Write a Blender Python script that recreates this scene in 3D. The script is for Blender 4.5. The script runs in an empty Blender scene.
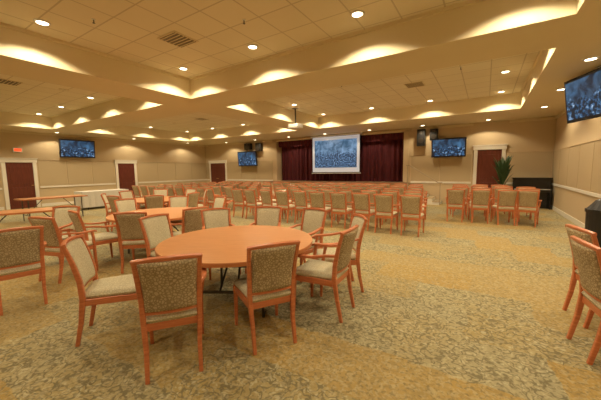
import bpy, bmesh, math, random
from mathutils import Vector, Matrix, Euler
random.seed(4)
D=bpy.data; SC=bpy.context.scene
COL=SC.collection
try:
    SC.view_settings.view_transform='Standard'
except Exception: pass

# ---------------- materials ----------------
def newmat(name):
    m=D.materials.new(name); m.use_nodes=True
    nt=m.node_tree; b=nt.nodes['Principled BSDF']
    return m,nt,b
def N(nt,t,**k):
    n=nt.nodes.new(t)
    for a,v in k.items(): setattr(n,a,v)
    return n
def mixc(nt,fac,a,b,blend='MIX'):
    m=N(nt,'ShaderNodeMix',data_type='RGBA',blend_type=blend)
    for i,s in ((0,fac),(6,a),(7,b)):
        if hasattr(s,'is_linked') or hasattr(s,'links'): nt.links.new(s,m.inputs[i])
        elif i==0: m.inputs[0].default_value=s
        else: m.inputs[i].default_value=(*s,1)
    return m.outputs[2]
def ramp(nt,src,stops,interp='LINEAR'):
    r=N(nt,'ShaderNodeValToRGB'); r.color_ramp.interpolation=interp
    e=r.color_ramp.elements
    while len(e)<len(stops): e.new(0.5)
    for i,(p,c) in enumerate(stops):
        e[i].position=p; e[i].color=(*c,1) if len(c)==3 else c
    nt.links.new(src,r.inputs[0]); return r.outputs[0]
def objco(nt,scale=(1,1,1),rot=(0,0,0)):
    t=N(nt,'ShaderNodeTexCoord'); m=N(nt,'ShaderNodeMapping')
    m.inputs['Scale'].default_value=scale; m.inputs['Rotation'].default_value=rot
    nt.links.new(t.outputs['Object'],m.inputs[0]); return m.outputs[0]
def noise(nt,co,s,det=2,dist=0):
    n=N(nt,'ShaderNodeTexNoise'); n.inputs['Scale'].default_value=s; n.inputs['Detail'].default_value=det
    n.inputs['Distortion'].default_value=dist
    nt.links.new(co,n.inputs['Vector']); return n.outputs[0]
def bump(nt,b,src,st=0.2,d=0.01):
    bp=N(nt,'ShaderNodeBump'); bp.inputs['Strength'].default_value=st; bp.inputs['Distance'].default_value=d
    nt.links.new(src,bp.inputs['Height']); nt.links.new(bp.outputs[0],b.inputs['Normal'])
def mul(nt,a,b_):
    m=N(nt,'ShaderNodeMath',operation='MULTIPLY')
    for i,s in enumerate((a,b_)):
        if isinstance(s,(int,float)): m.inputs[i].default_value=s
        else: nt.links.new(s,m.inputs[i])
    return m.outputs[0]

def paint(name,c,var=0.04,rough=0.7):
    m,nt,b=newmat(name); co=objco(nt)
    n=noise(nt,co,1.3,3)
    c2=tuple(x*(1-var*2) for x in c)
    nt.links.new(mixc(nt,n,c2,c),b.inputs['Base Color']); b.inputs['Roughness'].default_value=rough
    bump(nt,b,noise(nt,co,180,2),0.05,0.002)
    return m
def simple(name,c,rough=0.5,metal=0):
    m,nt,b=newmat(name); co=objco(nt)
    n=noise(nt,co,25,3)
    nt.links.new(mixc(nt,n,tuple(x*.8 for x in c),c),b.inputs['Base Color'])
    b.inputs['Roughness'].default_value=rough; b.inputs['Metallic'].default_value=metal
    return m
def wood(name,c1,c2,rough=0.35,sc=(3,3,30)):
    m,nt,b=newmat(name); co=objco(nt,sc)
    n=noise(nt,co,2.0,5,1.0)
    nt.links.new(ramp(nt,n,[(0.3,c1),(0.7,c2)]),b.inputs['Base Color']); b.inputs['Roughness'].default_value=rough
    return m
def fabric(name,ca,cb,scale=38):
    m,nt,b=newmat(name); co=objco(nt)
    v=N(nt,'ShaderNodeTexVoronoi',feature='DISTANCE_TO_EDGE'); v.inputs['Scale'].default_value=scale
    nt.links.new(co,v.inputs['Vector'])
    f=ramp(nt,v.outputs['Distance'],[(0.06,(0,0,0)),(0.2,(1,1,1))])
    n=noise(nt,co,12,3)
    c=mixc(nt,f,ca,cb)
    c=mixc(nt,mul(nt,n,.5),c,tuple(x*.85 for x in cb))
    nt.links.new(c,b.inputs['Base Color']); b.inputs['Roughness'].default_value=0.9
    bump(nt,b,noise(nt,co,400,2),0.3,0.003)
    return m

M={}
M['wall']=paint('wall_paint_tan',(0.60,0.47,0.29))
M['panel']=paint('wall_panel_fabric',(0.49,0.38,0.225))
M['soffit']=paint('soffit_paint_cream',(0.70,0.59,0.37))
M['cofface']=paint('coffer_face_paint',(0.80,0.70,0.47))
M['trim']=paint('trim_white',(0.80,0.76,0.66),0.02,0.4)
M['wood']=wood('chair_wood_cherry',(0.50,0.145,0.055),(0.66,0.225,0.09))
M['tabletop']=wood('table_laminate_honey',(0.62,0.27,0.105),(0.71,0.34,0.14),0.3,(2,18,2))
M['tableedge']=wood('table_edge_wood',(0.46,0.16,0.055),(0.56,0.21,0.075),0.35)
M['seatfab']=fabric('seat_fabric_sage',(0.54,0.48,0.32),(0.72,0.67,0.49),48)
M['backfab']=fabric('back_fabric_olive',(0.26,0.18,0.09),(0.58,0.47,0.29),42)
M['door']=wood('door_mahogany',(0.10,0.020,0.011),(0.15,0.034,0.018),0.35,(14,14,1.2))
M['black']=simple('black_plastic',(0.012,0.012,0.013),0.4)
M['blackgloss']=simple('black_lacquer',(0.01,0.009,0.009),0.15)
M['metal']=simple('dark_steel',(0.12,0.11,0.10),0.35,0.9)
M['brass']=simple('brass',(0.6,0.42,0.15),0.3,0.9)
M['white']=simple('white_enamel',(0.8,0.78,0.72),0.4)
M['cloth']=simple('white_linen',(0.75,0.72,0.64),0.9)
M['leaf']=simple('palm_leaf_green',(0.03,0.07,0.02),0.5)
M['pot']=simple('clay_pot',(0.10,0.05,0.03),0.5)
M['grille']=simple('vent_grille_dark',(0.16,0.12,0.07),0.6)
M['rail']=simple('handrail_bronze',(0.45,0.36,0.24),0.4,0.3)
M['stagewood']=wood('stage_wood',(0.20,0.09,0.04),(0.30,0.14,0.06),0.4,(1,12,12))
m,nt,b=newmat('curtain_maroon_velvet'); co=objco(nt)
nt.links.new(mixc(nt,noise(nt,co,5,3),(0.07,0.007,0.012),(0.11,0.011,0.017)),b.inputs['Base Color'])
b.inputs['Roughness'].default_value=0.85; M['curtain']=m
# carpet
m,nt,b=newmat('carpet_patterned'); co=objco(nt)
br=N(nt,'ShaderNodeTexBrick'); br.inputs['Scale'].default_value=1.0
br.inputs['Brick Width'].default_value=1.22; br.inputs['Row Height'].default_value=0.61
br.inputs['Mortar Size'].default_value=0.0; br.inputs['Color1'].default_value=(0,0,0,1); br.inputs['Color2'].default_value=(1,1,1,1)
wn=N(nt,'ShaderNodeTexNoise'); wn.inputs['Scale'].default_value=3; nt.links.new(co,wn.inputs['Vector'])
wa=N(nt,'ShaderNodeVectorMath',operation='MULTIPLY_ADD'); wa.inputs[1].default_value=(0.2,0.2,0)
nt.links.new(wn.outputs[1],wa.inputs[0]); nt.links.new(co,wa.inputs[2]); nt.links.new(wa.outputs[0],br.inputs['Vector'])
tile=br.outputs['Color']
base=ramp(nt,tile,[(0.0,(0.42,0.28,0.08)),(0.3,(0.40,0.29,0.11)),(0.6,(0.35,0.30,0.15)),(1.0,(0.37,0.34,0.21))])
big=ramp(nt,noise(nt,co,0.7,3,0.6),[(0.47,(0,0,0)),(0.66,(0.6,0.6,0.6))])
base=mixc(nt,big,base,(0.42,0.30,0.095))
v=N(nt,'ShaderNodeTexVoronoi',feature='DISTANCE_TO_EDGE'); v.inputs['Scale'].default_value=8.5
dn=N(nt,'ShaderNodeTexNoise'); dn.inputs['Scale'].default_value=6; nt.links.new(co,dn.inputs['Vector'])
ad=N(nt,'ShaderNodeVectorMath',operation='MULTIPLY_ADD'); ad.inputs[1].default_value=(0.45,0.45,0.45)
nt.links.new(dn.outputs[1],ad.inputs[0]); nt.links.new(co,ad.inputs[2])
nt.links.new(ad.outputs[0],v.inputs['Vector'])
ln=ramp(nt,v.outputs['Distance'],[(0.05,(1,1,1)),(0.12,(0,0,0))])
greymask=ramp(nt,tile,[(0.35,(0.28,0.28,0.28)),(0.5,(0.85,0.85,0.85))])
base=mixc(nt,mul(nt,ln,greymask),base,(0.17,0.15,0.08))
v2=N(nt,'ShaderNodeTexVoronoi'); v2.inputs['Scale'].default_value=16; nt.links.new(ad.outputs[0],v2.inputs['Vector'])
cells=ramp(nt,v2.outputs['Distance'],[(0.22,(0.75,0.75,0.75)),(0.36,(0,0,0))])
base=mixc(nt,mul(nt,cells,greymask),base,(0.56,0.52,0.34))
sp=ramp(nt,noise(nt,co,22,3,1.0),[(0.48,(0,0,0)),(0.62,(0.45,0.45,0.45))])
base=mixc(nt,sp,base,(0.52,0.45,0.27))
sp2=ramp(nt,noise(nt,co,34,2),[(0.36,(0.6,0.6,0.6)),(0.47,(0,0,0))])
base=mixc(nt,sp2,base,(0.19,0.155,0.07))
nt.links.new(base,b.inputs['Base Color']); b.inputs['Roughness'].default_value=0.95
bump(nt,b,noise(nt,co,150,2),0.4,0.004); M['carpet']=m
# ceiling tile
m,nt,b=newmat('ceiling_tile_grid'); co=objco(nt)
br=N(nt,'ShaderNodeTexBrick'); br.offset=0.0; br.inputs['Scale'].default_value=1.0
br.inputs['Brick Width'].default_value=0.61; br.inputs['Row Height'].default_value=0.61
br.inputs['Mortar Size'].default_value=0.012; br.inputs['Mortar Smooth'].default_value=0.1
br.inputs['Color1'].default_value=(0.76,0.69,0.50,1); br.inputs['Color2'].default_value=(0.73,0.65,0.47,1); br.inputs['Mortar'].default_value=(0.50,0.42,0.28,1)
nt.links.new(co,br.inputs['Vector'])
nt.links.new(mixc(nt,mul(nt,noise(nt,co,90,2),.4),br.outputs['Color'],(0.70,0.62,0.44)),b.inputs['Base Color'])
b.inputs['Roughness'].default_value=0.9; M['tile']=m
def emis(name,c,s):
    m,nt,b=newmat(name); b.inputs['Base Color'].default_value=(*c,1)
    b.inputs['Emission Color'].default_value=(*c,1); b.inputs['Emission Strength'].default_value=s; return m
M['lamp']=emis('lamp_glow',(1,0.86,0.6),10)
M['exit']=emis('exit_sign_glow',(0.9,0.1,0.03),1.0)
def tvmat(name,st,lift=0.0):
    m,nt,b=newmat(name)
    t=N(nt,'ShaderNodeTexCoord'); co=t.outputs['Generated']
    s=N(nt,'ShaderNodeSeparateXYZ'); nt.links.new(co,s.inputs[0])
    oc=objco(nt)
    mp=N(nt,'ShaderNodeMapping'); mp.inputs['Scale'].default_value=(9,9,2.0); nt.links.new(oc,mp.inputs[0])
    n1=noise(nt,mp.outputs[0],1.2,4)
    n2=noise(nt,oc,16,3)
    sky=ramp(nt,noise(nt,oc,3.5,4,0.8),[(0.38,(0.006+lift*.2,0.018+lift*.5,0.04+lift*.8)),(0.72,(0.06+lift,0.17+lift,0.32+lift))])
    city=ramp(nt,n2,[(0.45,(0.004,0.010,0.02)),(0.60,(0.04+lift*.5,0.14+lift*.5,0.30+lift*.5)),(0.74,(0.5,0.65,0.8))])
    a=N(nt,'ShaderNodeMath',operation='MULTIPLY_ADD'); nt.links.new(n1,a.inputs[0]); a.inputs[1].default_value=-0.7
    nt.links.new(s.outputs[2],a.inputs[2])
    f=ramp(nt,a.outputs[0],[(0.12,(0,0,0)),(0.2,(1,1,1))])
    c=mixc(nt,f,city,sky)
    b.inputs['Base Color'].default_value=(0.01,0.01,0.01,1); b.inputs['Roughness'].default_value=0.3
    nt.links.new(c,b.inputs['Emission Color']); b.inputs['Emission Strength'].default_value=st
    return m
M['tv']=tvmat('tv_picture_city',1.0)
M['proj']=tvmat('projected_picture_city',1.3,.12)
M['screenwhite']=emis('projection_screen_white',(0.62,0.66,0.72),0.35)

# ---------------- mesh builder ----------------
class MB:
    def __init__(s): s.v=[];s.f=[];s.m=[];s.mats=[];s.sm=[]
    def mi(s,k):
        if k not in s.mats: s.mats.append(k)
        return s.mats.index(k)
    def add(s,vs,fs,k,smooth=False):
        o=len(s.v); s.v+= [tuple(p) for p in vs]
        for f in fs: s.f.append([i+o for i in f]); s.m.append(s.mi(k)); s.sm.append(smooth)
    def box(s,a,b,k,bev=0.0):
        bm=bmesh.new(); bmesh.ops.create_cube(bm,size=1)
        c=[(a[i]+b[i])/2 for i in range(3)]; d=[abs(b[i]-a[i]) for i in range(3)]
        for v in bm.verts: v.co=Vector([v.co[i]*d[i]+c[i] for i in range(3)])
        if bev>0: bmesh.ops.bevel(bm,geom=bm.edges[:],offset=bev,segments=2,affect='EDGES',profile=0.6)
        s.frombm(bm,k)
    def frombm(s,bm,k,smooth=False,mat=None):
        bm.verts.ensure_lookup_table()
        if mat is not None: bm.transform(mat)
        for i,v in enumerate(bm.verts): v.index=i
        s.add([v.co[:] for v in bm.verts],[[v.index for v in f.verts] for f in bm.faces],k,smooth); bm.free()
    def cyl(s,p,r1,r2,h,k,seg=24,smooth=True,axis=None):
        bm=bmesh.new(); bmesh.ops.create_cone(bm,cap_ends=True,segments=seg,radius1=r1,radius2=r2,depth=h)
        mt=Matrix.Translation(p)
        if axis is not None: mt=mt@Vector((0,0,1)).rotation_difference(Vector(axis)).to_matrix().to_4x4()
        s.frombm(bm,k,False,mt)
    def sweep(s,pts,ws,ds,side,k,ch=0.25,smooth=True):
        pts=[Vector(p) for p in pts]; n=len(pts); side=Vector(side)
        if not isinstance(ws,(list,tuple)): ws=[ws]*n
        if not isinstance(ds,(list,tuple)): ds=[ds]*n
        vs=[];fs=[]
        for i,p in enumerate(pts):
            t=(pts[min(i+1,n-1)]-pts[max(i-1,0)]).normalized()
            u=(side-t*side.dot(t)).normalized(); w=t.cross(u)
            a=ws[i]/2;b_=ds[i]/2;c=ch*min(a,b_)*1.2
            for x,y in ((a-c,b_),(-a+c,b_),(-a,b_-c),(-a,-b_+c),(-a+c,-b_),(a-c,-b_),(a,-b_+c),(a,b_-c)):
                vs.append(p+u*x+w*y)
        for i in range(n-1):
            for j in range(8):
                fs.append([i*8+j,i*8+(j+1)%8,(i+1)*8+(j+1)%8,(i+1)*8+j])
        fs.append(list(range(7,-1,-1))); fs.append([(n-1)*8+j for j in range(8)])
        s.add(vs,fs,k,False)
    def pad(s,fn,nu,nv,k1,k2,pw=0.35,ex=8):
        for sd,k in ((1,k1),(-1,k2)):
            vs=[];fs=[]
            for j in range(nv+1):
                for i in range(nu+1):
                    u=math.sin((i/nu-0.5)*math.pi); v=math.sin((j/nv-0.5)*math.pi)
                    T=(max(0,(1-abs(u)**ex)*(1-abs(v)**ex)))**pw
                    vs.append(fn(u,v,sd*T))
            for j in range(nv):
                for i in range(nu):
                    q=[j*(nu+1)+i,j*(nu+1)+i+1,(j+1)*(nu+1)+i+1,(j+1)*(nu+1)+i]
                    fs.append(q if sd>0 else q[::-1])
            s.add(vs,fs,k,True)
    def mesh(s,name):
        me=D.meshes.new(name); me.from_pydata(s.v,[],s.f); me.update()
        for k in s.mats: me.materials.append(M[k])
        me.polygons.foreach_set('material_index',s.m); me.polygons.foreach_set('use_smooth',s.sm)
        bm=bmesh.new(); bm.from_mesh(me); bmesh.ops.recalc_face_normals(bm,faces=bm.faces); bm.to_mesh(me); bm.free()
        return me
    def obj(s,name,loc=(0,0,0),rz=0,parent=None):
        return place(s.mesh(name),name,loc,rz,parent)
def place(me,name,loc=(0,0,0),rz=0,parent=None):
    o=D.objects.new(name,me); o.location=loc; o.rotation_euler=(0,0,rz); COL.objects.link(o)
    if parent: o.parent=parent
    return o

# ---------------- room ----------------
XL,XR,YF,YB=-17.5,2.15,-4.0,14.5
ZS,ZC=3.43,3.92
SX0,SX1=-10.9,-3.35   # stage opening
SZ0,SZ1=0.9,3.38
b=MB(); b.add([(XL-.2,YF-.2,0),(XR+.2,YF-.2,0),(XR+.2,YB+2,0),(XL-.2,YB+2,0),(XL-.2,YF-.2,-.1),(XR+.2,YF-.2,-.1),(XR+.2,YB+2,-.1),(XL-.2,YB+2,-.1)],
 [[0,1,2,3],[4,7,6,5],[0,4,5,1],[1,5,6,2],[2,6,7,3],[3,7,4,0]],'carpet'); b.obj('floor')
b=MB(); b.box((XL-.2,YF,0),(XL,YB,4.1),'wall'); b.obj('wall_left')
b=MB(); b.box((XR,YF,0),(XR+.2,YB,4.1),'wall'); b.obj('wall_right')
b=MB(); b.box((XL-.2,YF-.2,0),(XR+.2,YF,4.1),'wall'); b.obj('wall_front')
b=MB()
b.box((XL-.2,YB,0),(SX0,YB+.2,4.1),'wall'); b.box((SX1,YB,0),(XR+.2,YB+.2,4.1),'wall')
b.box((SX0,YB,SZ1),(SX1,YB+.2,4.1),'wall'); b.box((SX0,YB,0),(SX1,YB+.2,SZ0),'wall')
b.box((SX0-.2,YB+1.5,0),(SX1+.2,YB+1.7,4.1),'wall')
b.box((SX0-.2,YB+.2,0),(SX0,YB+1.5,4.1),'wall'); b.box((SX1,YB+.2,0),(SX1+.2,YB+1.5,4.1),'wall')
b.box((SX0,YB+.2,SZ0-.1),(SX1,YB+1.5,SZ0),'stagewood'); b.box((SX0,YB+.2,3.7),(SX1,YB+1.5,3.8),'wall')
b.obj('wall_back')
xs=[XL,-15.7,-7.7,-6.5,0.85,XR]; ys=[YF,-3.2,5.0,6.2,11.8,YB]
b=MB()
for i in range(5):
    for j in range(5):
        x0,x1,y0,y1=xs[i],xs[i+1],ys[j],ys[j+1]
        if i in (1,3) and j in (1,3):
            b.add([(x0,y0,ZC),(x1,y0,ZC),(x1,y1,ZC),(x0,y1,ZC)],[[0,1,2,3]],'tile')
            for p,q in (((x0,y0),(x1,y0)),((x1,y0),(x1,y1)),((x1,y1),(x0,y1)),((x0,y1),(x0,y0))):
                b.add([(*p,ZS),(*q,ZS),(*q,ZC),(*p,ZC)],[[0,1,2,3]],'cofface')
        else:
            b.add([(x0,y0,ZS),(x1,y0,ZS),(x1,y1,ZS),(x0,y1,ZS)],[[0,1,2,3]],'soffit')
b.add([(XL-.2,YF-.2,4.15),(XR+.2,YF-.2,4.15),(XR+.2,YB+.2,4.15),(XL-.2,YB+.2,4.15)],[[0,1,2,3]],'soffit')
b.obj('ceiling')
b=MB()
for i in (1,3):
    for j in (1,3):
        x0,x1,y0,y1=xs[i],xs[i+1],ys[j],ys[j+1]
        for z0,z1,d in ((ZC-.05,ZC,.04),):
            b.box((x0-.02,y0,z0),(x0+d,y1,z1),'cofface'); b.box((x1-d,y0,z0),(x1+.02,y1,z1),'cofface')
            b.box((x0,y0-.02,z0),(x1,y0+d,z1),'cofface'); b.box((x0,y1-d,z0),(x1,y1+.02,z1),'cofface')
b.obj('trim_coffers')

def door(name,w,h,leaves=2):
    b=MB(); f=.13
    b.box((-w/2-f,-.05,0),(-w/2,.0,h),'trim',.008); b.box((w/2,-.05,0),(w/2+f,.0,h),'trim',.008)
    b.box((-w/2-f-.03,-.07,h),(w/2+f+.03,.0,h+.16),'trim',.01)
    b.box((-w/2-f-.06,-.09,h+.16),(w/2+f+.06,.0,h+.20),'trim',.005)
    lw=w/leaves
    for i in range(leaves):
        x0=-w/2+i*lw+.006; x1=x0+lw-.012
        b.box((x0,-.03,0.01),(x1,0,h-.005),'door')
        for z0,z1 in ((.2,.95),(1.1,h-.2)):
            b.box((x0+.12*lw,-.042,z0),(x1-.12*lw,-.03,z1),'door',.008)
        hx=x1-.06 if i==0 else x0+.06
        b.cyl((hx,-.06,1.02),.012,.012,.06,'brass',12,axis=(0,1,0)); b.box((hx-.06,-.095,1.01),(hx+.06,-.08,1.035),'brass',.004)
    return b
door('d',.9,2.05,1).obj('door_1',(XL+.002,4.25,0),math.pi/2)
door('d',.9,2.05,1).obj('door_2',(XL+.002,8.8,0),math.pi/2)
door('d',1.5,2.1,2).obj('door_3',(-16.2,YB-.002,0),0)
door('d',.85,2.3,1).obj('door_4',(.10,YB-.002,0),0)

def run(name,wall,segs,z0,z1,t,k):
    b=MB()
    for a,c in segs:
        if wall=='L': b.box((XL,a,z0),(XL+t,c,z1),k,min(t,.012)*.4)
        if wall=='R': b.box((XR-t,a,z0),(XR,c,z1),k,min(t,.012)*.4)
        if wall=='B': b.box((a,YB-t,z0),(c,YB,z1),k,min(t,.012)*.4)
    b.obj(name)
segL=[(YF+.02,3.62),(4.88,8.17),(9.43,YB-.03)]
segB=[(XL+.03,-17.15),(-15.25,SX0-.35),(-1.3,-.52),(.72,XR-.03)]
segB2=[(XL+.03,-17.15),(-15.25,SX0-.35),(SX1+.35,-.52),(.72,XR-.03)]
segR=[(YF+.02,YB-.02)]
for nm,w,sg,sg2 in (('left','L',segL,segL),('right','R',segR,segR),('back','B',segB,segB2)):
    run('baseboard_'+nm,w,sg,0,.14,.02,'trim')
    run('trim_chair_rail_'+nm,w,sg2,.88,.96,.04,'trim')
    run('trim_panel_rail_'+nm,w,sg2,2.16,2.19,.025,'wall')
    run('trim_crown_'+nm,w,[(min(s[0] for s in sg2),max(s[1] for s in sg2))] if w!='B' else sg2,ZS-.10,ZS-.005,.06,'soffit')
def panels(name,wall,segs):
    b=MB()
    for a,c in segs:
        n=max(1,round((c-a)/1.25)); w=(c-a)/n
        for i in range(n):
            p,q=a+i*w+.012,a+(i+1)*w-.012
            if q-p<.2: continue
            if wall=='L': b.box((XL,p,.99),(XL+.018,q,2.14),'panel',.005)
            if wall=='R': b.box((XR-.018,p,.99),(XR,q,2.14),'panel',.005)
            if wall=='B': b.box((p,YB-.018,.99),(q,YB,2.14),'panel',.005)
    b.obj(name)
panels('trim_wall_panels_left','L',segL); panels('trim_wall_panels_right','R',segR); panels('trim_wall_panels_back','B',segB2)

# ---------------- stage ----------------
b=MB()
b.box((SX0-.3,13.55,0),(SX1+.3,YB-.005,SZ0-.04),'wall'); b.box((SX0-.33,13.5,SZ0-.04),(SX1+.33,YB-.005,SZ0),'stagewood',.01)
b.obj('stage_platform')
b=MB()
for x0,x1 in ((SX0-.22,SX0),(SX1,SX1+.22)): b.box((x0,YB-.06,SZ0),(x1,YB,SZ1),'wall',.01)
b.box((SX0-.22,YB-.06,SZ1-.10),(SX1+.22,YB,SZ1+.02),'wall',.01); b.obj('trim_proscenium')
def curtain(x0,x1,z0,z1,y,amp,per,seed):
    b=MB(); n=int((x1-x0)/.03); vs=[];fs=[]
    ph=0
    for i in range(n+1):
        x=x0+(x1-x0)*i/n; ph+= .03/per*2*math.pi*(1+.35*math.sin(i*.13+seed))
        for z in (z0,z0+(z1-z0)*.5,z1-.05,z1):
            a=amp*(1.1-.35*(z-z0)/(z1-z0)); vs.append((x+.012*math.sin(ph*1.7)*(z1-z),y+a*math.sin(ph),z))
    for i in range(n):
        for k in range(3): fs.append([i*4+k,(i+1)*4+k,(i+1)*4+k+1,i*4+k+1])
    b.add(vs,fs,'curtain',True); return b
curtain(SX0+.02,SX1-.02,SZ0+.02,3.36,YB+.40,.07,.26,1).obj('stage_curtain')
curtain(SX0+.02,SX1-.02,2.95,3.36,YB+.10,.04,.2,2).obj('curtain_valance')
b=MB(); n=5; sx=SX1+.34
for i in range(n):
    z=SZ0*(n-i)/(n+1)
    b.box((sx+i*.28,13.5,0),(sx+(i+1)*.28,14.45,z-.03),'trim'); b.box((sx+i*.28-.005,13.48,z-.03),(sx+(i+1)*.28+.02,14.46,z),'panel',.006)
for y in (13.47,):
    b.sweep([(sx+.02,y,SZ0+.80),(sx+.15,y,SZ0+.80),(sx+1.35,y,.95),(sx+1.5,y,.95)],.035,.035,(0,1,0),'rail')
    for x in (sx+.08,sx+1.42):
        zt=SZ0+.80 if x<sx+.5 else .95
        b.box((x-.015,y-.015,0),(x+.015,y+.015,zt),'rail')
b.obj('stage_stairs')

# projection screen
b=MB(); sxc=-6.87
b.box((-1.42,.02,1.38),(1.42,.04,3.36),'black'); b.box((-1.38,.0,1.42),(1.38,.02,3.32),'screenwhite')
b.cyl((0,.03,3.38),.05,.05,3.0,'white',16,axis=(1,0,0)); b.cyl((0,.03,1.36),.02,.02,2.9,'white',12,axis=(1,0,0))
scr=b.obj('projection_screen',(sxc,YB-.22,0))
b=MB(); b.box((-1.24,-.004,-.78),(1.24,.0,.70),'proj'); b.obj('projected_picture',(0,-.002,2.44),0,scr)

def tv(loc,w,h,rz,tilt=8,mount='wall',off=.18,ztop=ZS):
    root=D.objects.new('wall_television' ,None); COL.objects.link(root); root.location=loc; root.rotation_euler=(0,0,rz)
    b=MB(); b.box((-w/2,-.03,-h/2),(w/2,.05,h/2),'black',.012); b.box((-w/2+.2,.05,-h/2+.15),(w/2-.2,.08,h/2-.15),'black',.01)
    o=b.obj('bezel',(0,0,0),0,root); o.rotation_euler=(math.radians(tilt),0,0)
    b=MB(); b.box((-w/2+.05,-.036,-h/2+.06),(w/2-.05,-.03,h/2-.06),'tv'); p=b.obj('picture',(0,0,0),0,root); p.rotation_euler=o.rotation_euler
    b=MB()
    if mount=='wall':
        b.box((-.18,off-.02,-.2),(.18,off,.2),'metal'); b.box((-.03,.05,-.03),(.03,off,.03),'metal')
    else:
        zt=ztop-loc[2]
        b.box((-.03,.07,-.1),(.03,.13,zt),'metal'); b.box((-.12,.0,zt-.01),(.12,.2,zt),'metal')
        b.box((-.2,.05,-.1),(.2,.10,.1),'metal')
    b.obj('mount',(0,0,0),0,root)
tv((XL+.2,6.45,2.75),1.5,.88,math.pi/2,6,off=.2)
tv((-13.2,YB-.2,2.32),1.6,.95,0,5,off=.2)
tv((-1.42,YB-.2,2.45),1.35,.82,0,5,off=.2)
tv((1.70,7.75,2.93),1.6,.88,math.atan2(-.94,.37),8,mount='ceil')

def speaker(loc,w,h,rz=0,yoff=.16):
    b=MB(); b.box((-w/2,-.14,-h/2),(w/2,.10,h/2),'black',.02); b.cyl((0,-.145,-h*.18),w*.36,w*.36,.02,'metal',20,axis=(0,1,0))
    b.cyl((0,-.145,h*.28),w*.2,w*.2,.02,'metal',16,axis=(0,1,0)); b.box((-.04,.1,-.05),(.04,yoff,.05),'metal')
    b.obj('wall_speaker',loc,rz)
speaker((-13.1,YB-.16,3.1),.5,.4); speaker((-12.2,YB-.16,3.02),.4,.5)
speaker((-2.55,YB-.16,2.95),.34,.75); speaker((-2.02,YB-.16,3.05),.32,.5)
b=MB(); b.box((-.22,-.2,-.08),(.22,.2,.08),'white',.03); b.cyl((0,.22,0),.06,.06,.06,'black',16,axis=(0,1,0))
b.box((-.02,-.02,.08),(.02,.02,ZC-3.25),'metal'); b.box((-.1,-.1,ZC-3.25-.01),(.1,.1,ZC-3.25),'metal')
b.obj('ceiling_projector',(-6.3,9.6,3.25))
b=MB(); b.box((0,-.16,-.1),(.05,.16,.1),'white',.005); b.box((.05,-.12,-.06),(.055,.12,.06),'exit'); b.obj('exit_sign',(XL,4.25,2.6))

# piano
b=MB()
b.box((-.58,-.15,.1),(.58,.25,1.12),'blackgloss',.01); b.box((-.61,-.2,1.12),(.61,.27,1.16),'blackgloss',.01)
b.box((-.58,-.42,.62),(.58,-.15,.72),'blackgloss',.01); b.box((-.53,-.41,.72),(.53,-.24,.735),'white',.002)
for i in range(23):
    if i%7 not in (2,6): b.box((-.51+i*.045,-.34,.735),(-.49+i*.045,-.24,.748),'black')
for x in (-.56,.52): b.box((x,-.42,0),(x+.04,.25,.64),'blackgloss',.008)
b.box((-.58,-.15,.0),(.58,.25,.1),'blackgloss')
b.obj('upright_piano',(1.50,14.2,0))
# palm
b=MB(); b.cyl((0,0,.18),.12,.17,.36,'pot',20); b.cyl((0,0,.65),.03,.02,.7,'pot',8)
rr=random.Random(3)
for i in range(34):
    a=i*2.4; L=.35+.2*rr.random(); up=.5+.95*rr.random(); z0=.7+.35*rr.random()
    pts=[]
    for t in range(6):
        s=t/5; pts.append((math.cos(a)*L*s*.75,math.sin(a)*L*s*.75,z0+up*(s*1.3-.5*s*s)))
    side=(-math.sin(a),math.cos(a),0)
    b.sweep(pts,[.02,.07,.11,.11,.07,.01],.004,side,'leaf')
b.obj('potted_palm',(.55,13.35,0))
# waste bin
b=MB(); b.cyl((0,0,.43),.20,.22,.86,'black',28); b.cyl((0,0,.88),.235,.235,.05,'black',28); b.cyl((0,0,.97),.22,.12,.14,'black',28); b.cyl((0,0,1.06),.12,.05,.05,'black',28)
b.box((-.1,-.215,.92),(.1,-.16,1.0),'metal',.005); b.obj('waste_bin',(1.60,6.3,0),.4)

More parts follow.
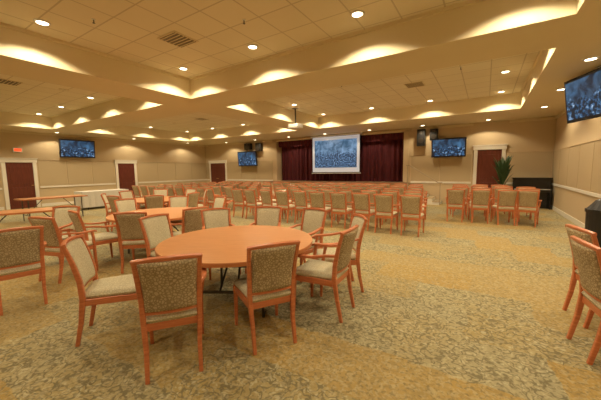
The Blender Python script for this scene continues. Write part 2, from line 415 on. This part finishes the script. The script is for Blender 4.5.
# ---------------- chairs ----------------
def chair(arms):
    b=MB(); W=.20
    for s in (-1,1):
        b.sweep([(s*(W-.01),-.30,0),(s*(W-.01),-.255,.22),(s*W,-.225,.44),(s*(W+.002),-.235,.60),(s*(W+.012),-.275,.78),(s*(W+.022),-.325,.945)],
                [.030,.034,.04,.038,.034,.03],[.032,.038,.046,.042,.036,.03],(1,0,0),'wood')
        b.sweep([(s*(W+.02),.255,0),(s*(W+.02),.245,.25),(s*(W+.02),.235,.43 if not arms else .45)],[.028,.036,.044],[.028,.036,.044],(1,0,0),'wood')
        b.sweep([(s*W,-.21,.40),(s*(W+.02),.23,.40)],.024,.06,(1,0,0),'wood')
        if arms:
            b.sweep([(s*(W+.025),.235,.44),(s*(W+.045),.22,.55),(s*(W+.05),.20,.65)],[.036,.032,.034],[.040,.034,.034],(1,0,0),'wood')
            b.sweep([(s*(W+.005),-.25,.70),(s*(W+.03),-.14,.695),(s*(W+.05),0,.67),(s*(W+.055),.12,.665),(s*(W+.055),.22,.665),(s*(W+.05),.27,.645)],
                    [.03,.04,.05,.055,.055,.035],[.026,.026,.026,.028,.03,.02],(1,0,0),'wood')
    b.box((-W-.02,.215,.37),(W+.02,.24,.43),'wood',.004); b.box((-W,-.235,.37),(W,-.21,.43),'wood',.004)
    def bow(x): return -.025*(1-(x/W)**2)
    b.sweep([(x,-.327+bow(x),.945+.012*(1-(x/W)**2)) for x in (-W-.036,-.15,-.08,0,.08,.15,W+.036)],.034,.030,(0,1,.2),'wood')
    b.sweep([(x,-.232+bow(x),.515) for x in (-W,-.10,0,.10,W)],.026,.026,(0,1,0),'wood')
    def fb(u,v,t):
        x=u*(W-.010+.012*max(0,v)); z=.73+v*.207
        yc=-.232-.10*max(0,(z-.55)/.38)**1.5+bow(min(W,abs(x)))
        return (x,yc+t*.030,z)
    b.pad(fb,10,12,'seatfab','backfab')
    def fs(u,v,t):
        x=u*(.215+.022*v); y=.01+v*.255
        return (x,y,.455+t*.04+(.012*(1-u*u)*(1-v*v) if t>0 else 0))
    b.pad(fs,10,10,'seatfab','seatfab')
    return b.mesh('dining_armchair' if arms else 'dining_chair')
CH=chair(False); CA=chair(True)
def putchair(x,y,fx,fy,arms=True):
    place(CA if arms else CH,'dining_armchair' if arms else 'dining_chair',(x,y,0),math.atan2(-fx,fy))
def aim(x,y,cx,cy,arms=True): putchair(x,y,cx-x,cy-y,arms)

def rtable(r=.9):
    b=MB(); z=.745
    b.cyl((0,0,z-.004),r,r,.008,'tabletop',72); b.cyl((0,0,z-.024),r+.004,r+.004,.034,'tableedge',72)
    b.cyl((0,0,z-.05),r-.08,r-.08,.03,'black',48)
    for s in (-1,1):
        y=s*.42
        b.sweep([(-.36,y,.69),(-.38,y+s*.02,.03),(-.38,y+s*.02,.0)],.03,.03,(0,1,0),'metal'); b.sweep([(.36,y,.69),(.38,y+s*.02,.03),(.38,y+s*.02,0)],.03,.03,(0,1,0),'metal')
        b.box((-.38,y-.012,.25),(.38,y+.012,.275),'metal'); b.box((-.4,y-.02,.665),(.4,y+.02,.695),'metal')
        b.sweep([(-.1,y,.26),(-.05,s*.05,.67)],.02,.02,(1,0,0),'metal'); b.sweep([(.1,y,.26),(.05,s*.05,.67)],.02,.02,(1,0,0),'metal')
    return b.mesh('round_banquet_table')
RT=rtable()
T1=(-2.5,2.5); T2=(-5.5,3.35); T3=(-8.4,5.1)
for T,rz in ((T1,.5),(T2,.2),(T3,0)): place(RT,'round_banquet_table',(T[0],T[1],0),rz)
putchair(-2.19,1.41,-.80,.60,True)
putchair(-1.76,2.08,-.85,.53,False)
putchair(-1.50,2.80,-1,-.05,True)
putchair(-1.62,3.40,-.75,-.66,True)
putchair(-3.05,1.36,.6,.8,False)
aim(-3.6,2.35,*T1,False); aim(-3.42,3.05,*T1); aim(-2.95,3.52,*T1); aim(-2.3,3.62,*T1)
putchair(-4.75,1.05,-.97,.2); putchair(-5.35,1.75,-.3,.95,True); putchair(-6.3,1.9,.6,-.8,True)
for k,a in enumerate((-95,-48,-8,35,80,130,178)):
    r=1.08; x=T2[0]+r*math.cos(math.radians(a)); y=T2[1]+r*math.sin(math.radians(a)); aim(x,y,*T2,k%3!=1)
for k in range(8):
    a=k*45+10; x=T3[0]+1.08*math.cos(math.radians(a)); y=T3[1]+1.08*math.sin(math.radians(a)); aim(x,y,*T3,True)
for r in range(6):
    Y=7.3+r*.98
    x=-1.42-.16*r
    while x>-13.2:
        if not (-7.9<x<-7.2):
            putchair(x+random.uniform(-.03,.03),Y+random.uniform(-.06,.06),random.uniform(-.12,.12),1,True)
        x-=.62
for r in range(4):
    for c in range(4):
        if r==3 and c==3: continue
        putchair(-.70+c*.575+random.uniform(-.02,.02),9.8+r*.88+random.uniform(-.08,.08),random.uniform(-.3,.15),1,True)
putchair(1.14,4.02,1,.25,True); putchair(1.04,3.3,1,.15,True)

def ftable(cloth=False):
    b=MB(); b.box((-.9,-.38,.715),(.9,.38,.75),'tableedge',.006); b.box((-.89,-.37,.75),(.89,.37,.754),'tabletop')
    for s in (-1,1):
        x=s*.72
        for y in (-.3,.3): b.sweep([(x,y,.715),(x,y,0)],.028,.028,(1,0,0),'metal')
        b.box((x-.01,-.3,.2),(x+.01,.3,.225),'metal'); b.sweep([(x,0,.21),(x-s*.45,0,.71)],.02,.02,(0,1,0),'metal')
    if cloth:
        vs=[];fs=[];per=[]
        n=120
        for i in range(n):
            t=i/n*4; k=int(t); f=t-k
            c=[(-.93,-.41),(.93,-.41),(.93,.41),(-.93,.41),(-.93,-.41)]
            per.append((c[k][0]*(1-f)+c[k+1][0]*f,c[k][1]*(1-f)+c[k+1][1]*f))
        for z,wv in ((.762,0),(.74,.005),(.4,.02),(.1,.035)):
            for i,(x,y) in enumerate(per):
                w=1+wv*math.sin(i*1.6); vs.append((x*w,y*w*(1+wv),z))
        for k in range(3):
            for i in range(n): fs.append([k*n+i,k*n+(i+1)%n,(k+1)*n+(i+1)%n,(k+1)*n+i])
        fs.append(list(range(n))); b.add(vs,fs,'cloth')
    return b.mesh('folding_table')
FT=ftable(); FC=ftable(True)
place(FT,'folding_table',(-8.6,2.1,0),1.3); place(FT,'folding_table',(-12.5,3.8,0),1.57); place(FC,'folding_table',(-14.5,6.2,0),1.57)

# ---------------- lights ----------------
b=MB(); b.cyl((0,0,-.008),.075,.075,.012,'lamp',24)
n=28
vs=[];fs=[]
for i in range(n):
    a=2*math.pi*i/n
    for r,z in ((.075,-.001),(.08,-.018),(.105,-.012),(.11,0)): vs.append((r*math.cos(a),r*math.sin(a),z))
for i in range(n):
    for k in range(3): fs.append([i*4+k,((i+1)%n)*4+k,((i+1)%n)*4+k+1,i*4+k+1])
b.add(vs,fs,'white',True)
DL=b.mesh('recessed_downlight')
def downlight(x,y,z,e=70,ang=138):
    o=place(DL,'recessed_downlight',(x,y,z))
    l=D.lights.new('bulb','SPOT'); l.energy=e; l.color=(1,.82,.545); l.spot_size=math.radians(ang); l.spot_blend=.25; l.shadow_soft_size=.07
    lo=D.objects.new('bulb',l); COL.objects.link(lo); lo.parent=o; lo.location=(0,0,-.03)
E=134; ES=82
for x in (-5.95,-3.85,-1.75,.3):
    downlight(x,4.42,ZC,E)
    downlight(x,11.25,ZC,E); downlight(x,6.85,ZC,E)
for y in (1.9,-.5): downlight(-5.95,y,ZC,E); downlight(.3,y,ZC,E)
downlight(-2.8,-.6,ZC,E)
for x in (-5.95,.3): downlight(x,9.0,ZC,E)
for x in (-8.3,-10.6,-12.9,-15.1):
    downlight(x,4.42,ZC,E); downlight(x,11.25,ZC,E); downlight(x,6.85,ZC,E)
for y in (1.9,-.5): downlight(-8.3,y,ZC,E); downlight(-15.1,y,ZC,E)
for x in (-8.3,-15.1): downlight(x,9.0,ZC,E)
for y in (4.8,7.15,9.5,11.9): downlight(1.45,y,ZS,ES)
for y in (2,5.5,9,12.5): downlight(-16.8,y,ZS,ES)
for x in (-14.5,-12,-9.5,-7.2,-4.8,-2.4,0): downlight(x,13.75,ZS,ES)
for x in (-6,-12): downlight(x,-3.6,ZS,ES)
b=MB(); b.box((-.25,-.25,-.012),(.25,.25,0),'soffit',.003); b.box((-.22,-.22,-.014),(.22,.22,-.011),'grille')
for i in range(6): b.box((-.22,-.20+i*.075,-.022),(.22,-.185+i*.075,-.012),'soffit')
AV=b.mesh('air_vent')
for x,y in ((-4.75,3.45),(-1.8,8.9),(-10.5,2.5),(-11.0,9.0)): place(AV,'air_vent',(x,y,ZC-.001))
b=MB(); b.cyl((0,0,-.006),.12,.12,.012,'soffit',24); b.cyl((0,0,-.012),.10,.10,.006,'tile',24); SP=b.mesh('ceiling_speaker')
for x,y in ((-4.6,1.5),(-2.4,2.9),(-4,9.9),(-10.2,3.6),(-13,9)): place(SP,'ceiling_speaker',(x,y,ZC-.001))
b=MB(); b.cyl((0,0,-.004),.03,.03,.008,'white',12); b.cyl((0,0,-.03),.008,.008,.05,'metal',8); b.cyl((0,0,-.055),.02,.02,.004,'metal',12); SK=b.mesh('sprinkler_head')
for x,y in ((-3.2,2.1),(-3.3,3.6),(-5.2,2.3),(-.6,8),(-3.5,7.7)): place(SK,'sprinkler_head',(x,y,ZC-.001))

w=D.worlds.new('World'); SC.world=w; w.use_nodes=True
w.node_tree.nodes['Background'].inputs[0].default_value=(1,.85,.6,1); w.node_tree.nodes['Background'].inputs[1].default_value=.05

# ---------------- camera ----------------
cam=D.cameras.new('Camera'); cam.sensor_width=36; cam.lens=36*290/601; cam.clip_end=100
co=D.objects.new('Camera',cam); COL.objects.link(co)
R=Matrix.Rotation(math.radians(32.5),4,'Z')@Matrix.Rotation(math.radians(90-6.0),4,'X')@Matrix.Rotation(math.radians(-.73),4,'Z')
co.matrix_world=Matrix.Translation((0,0,1.58))@R
SC.camera=co
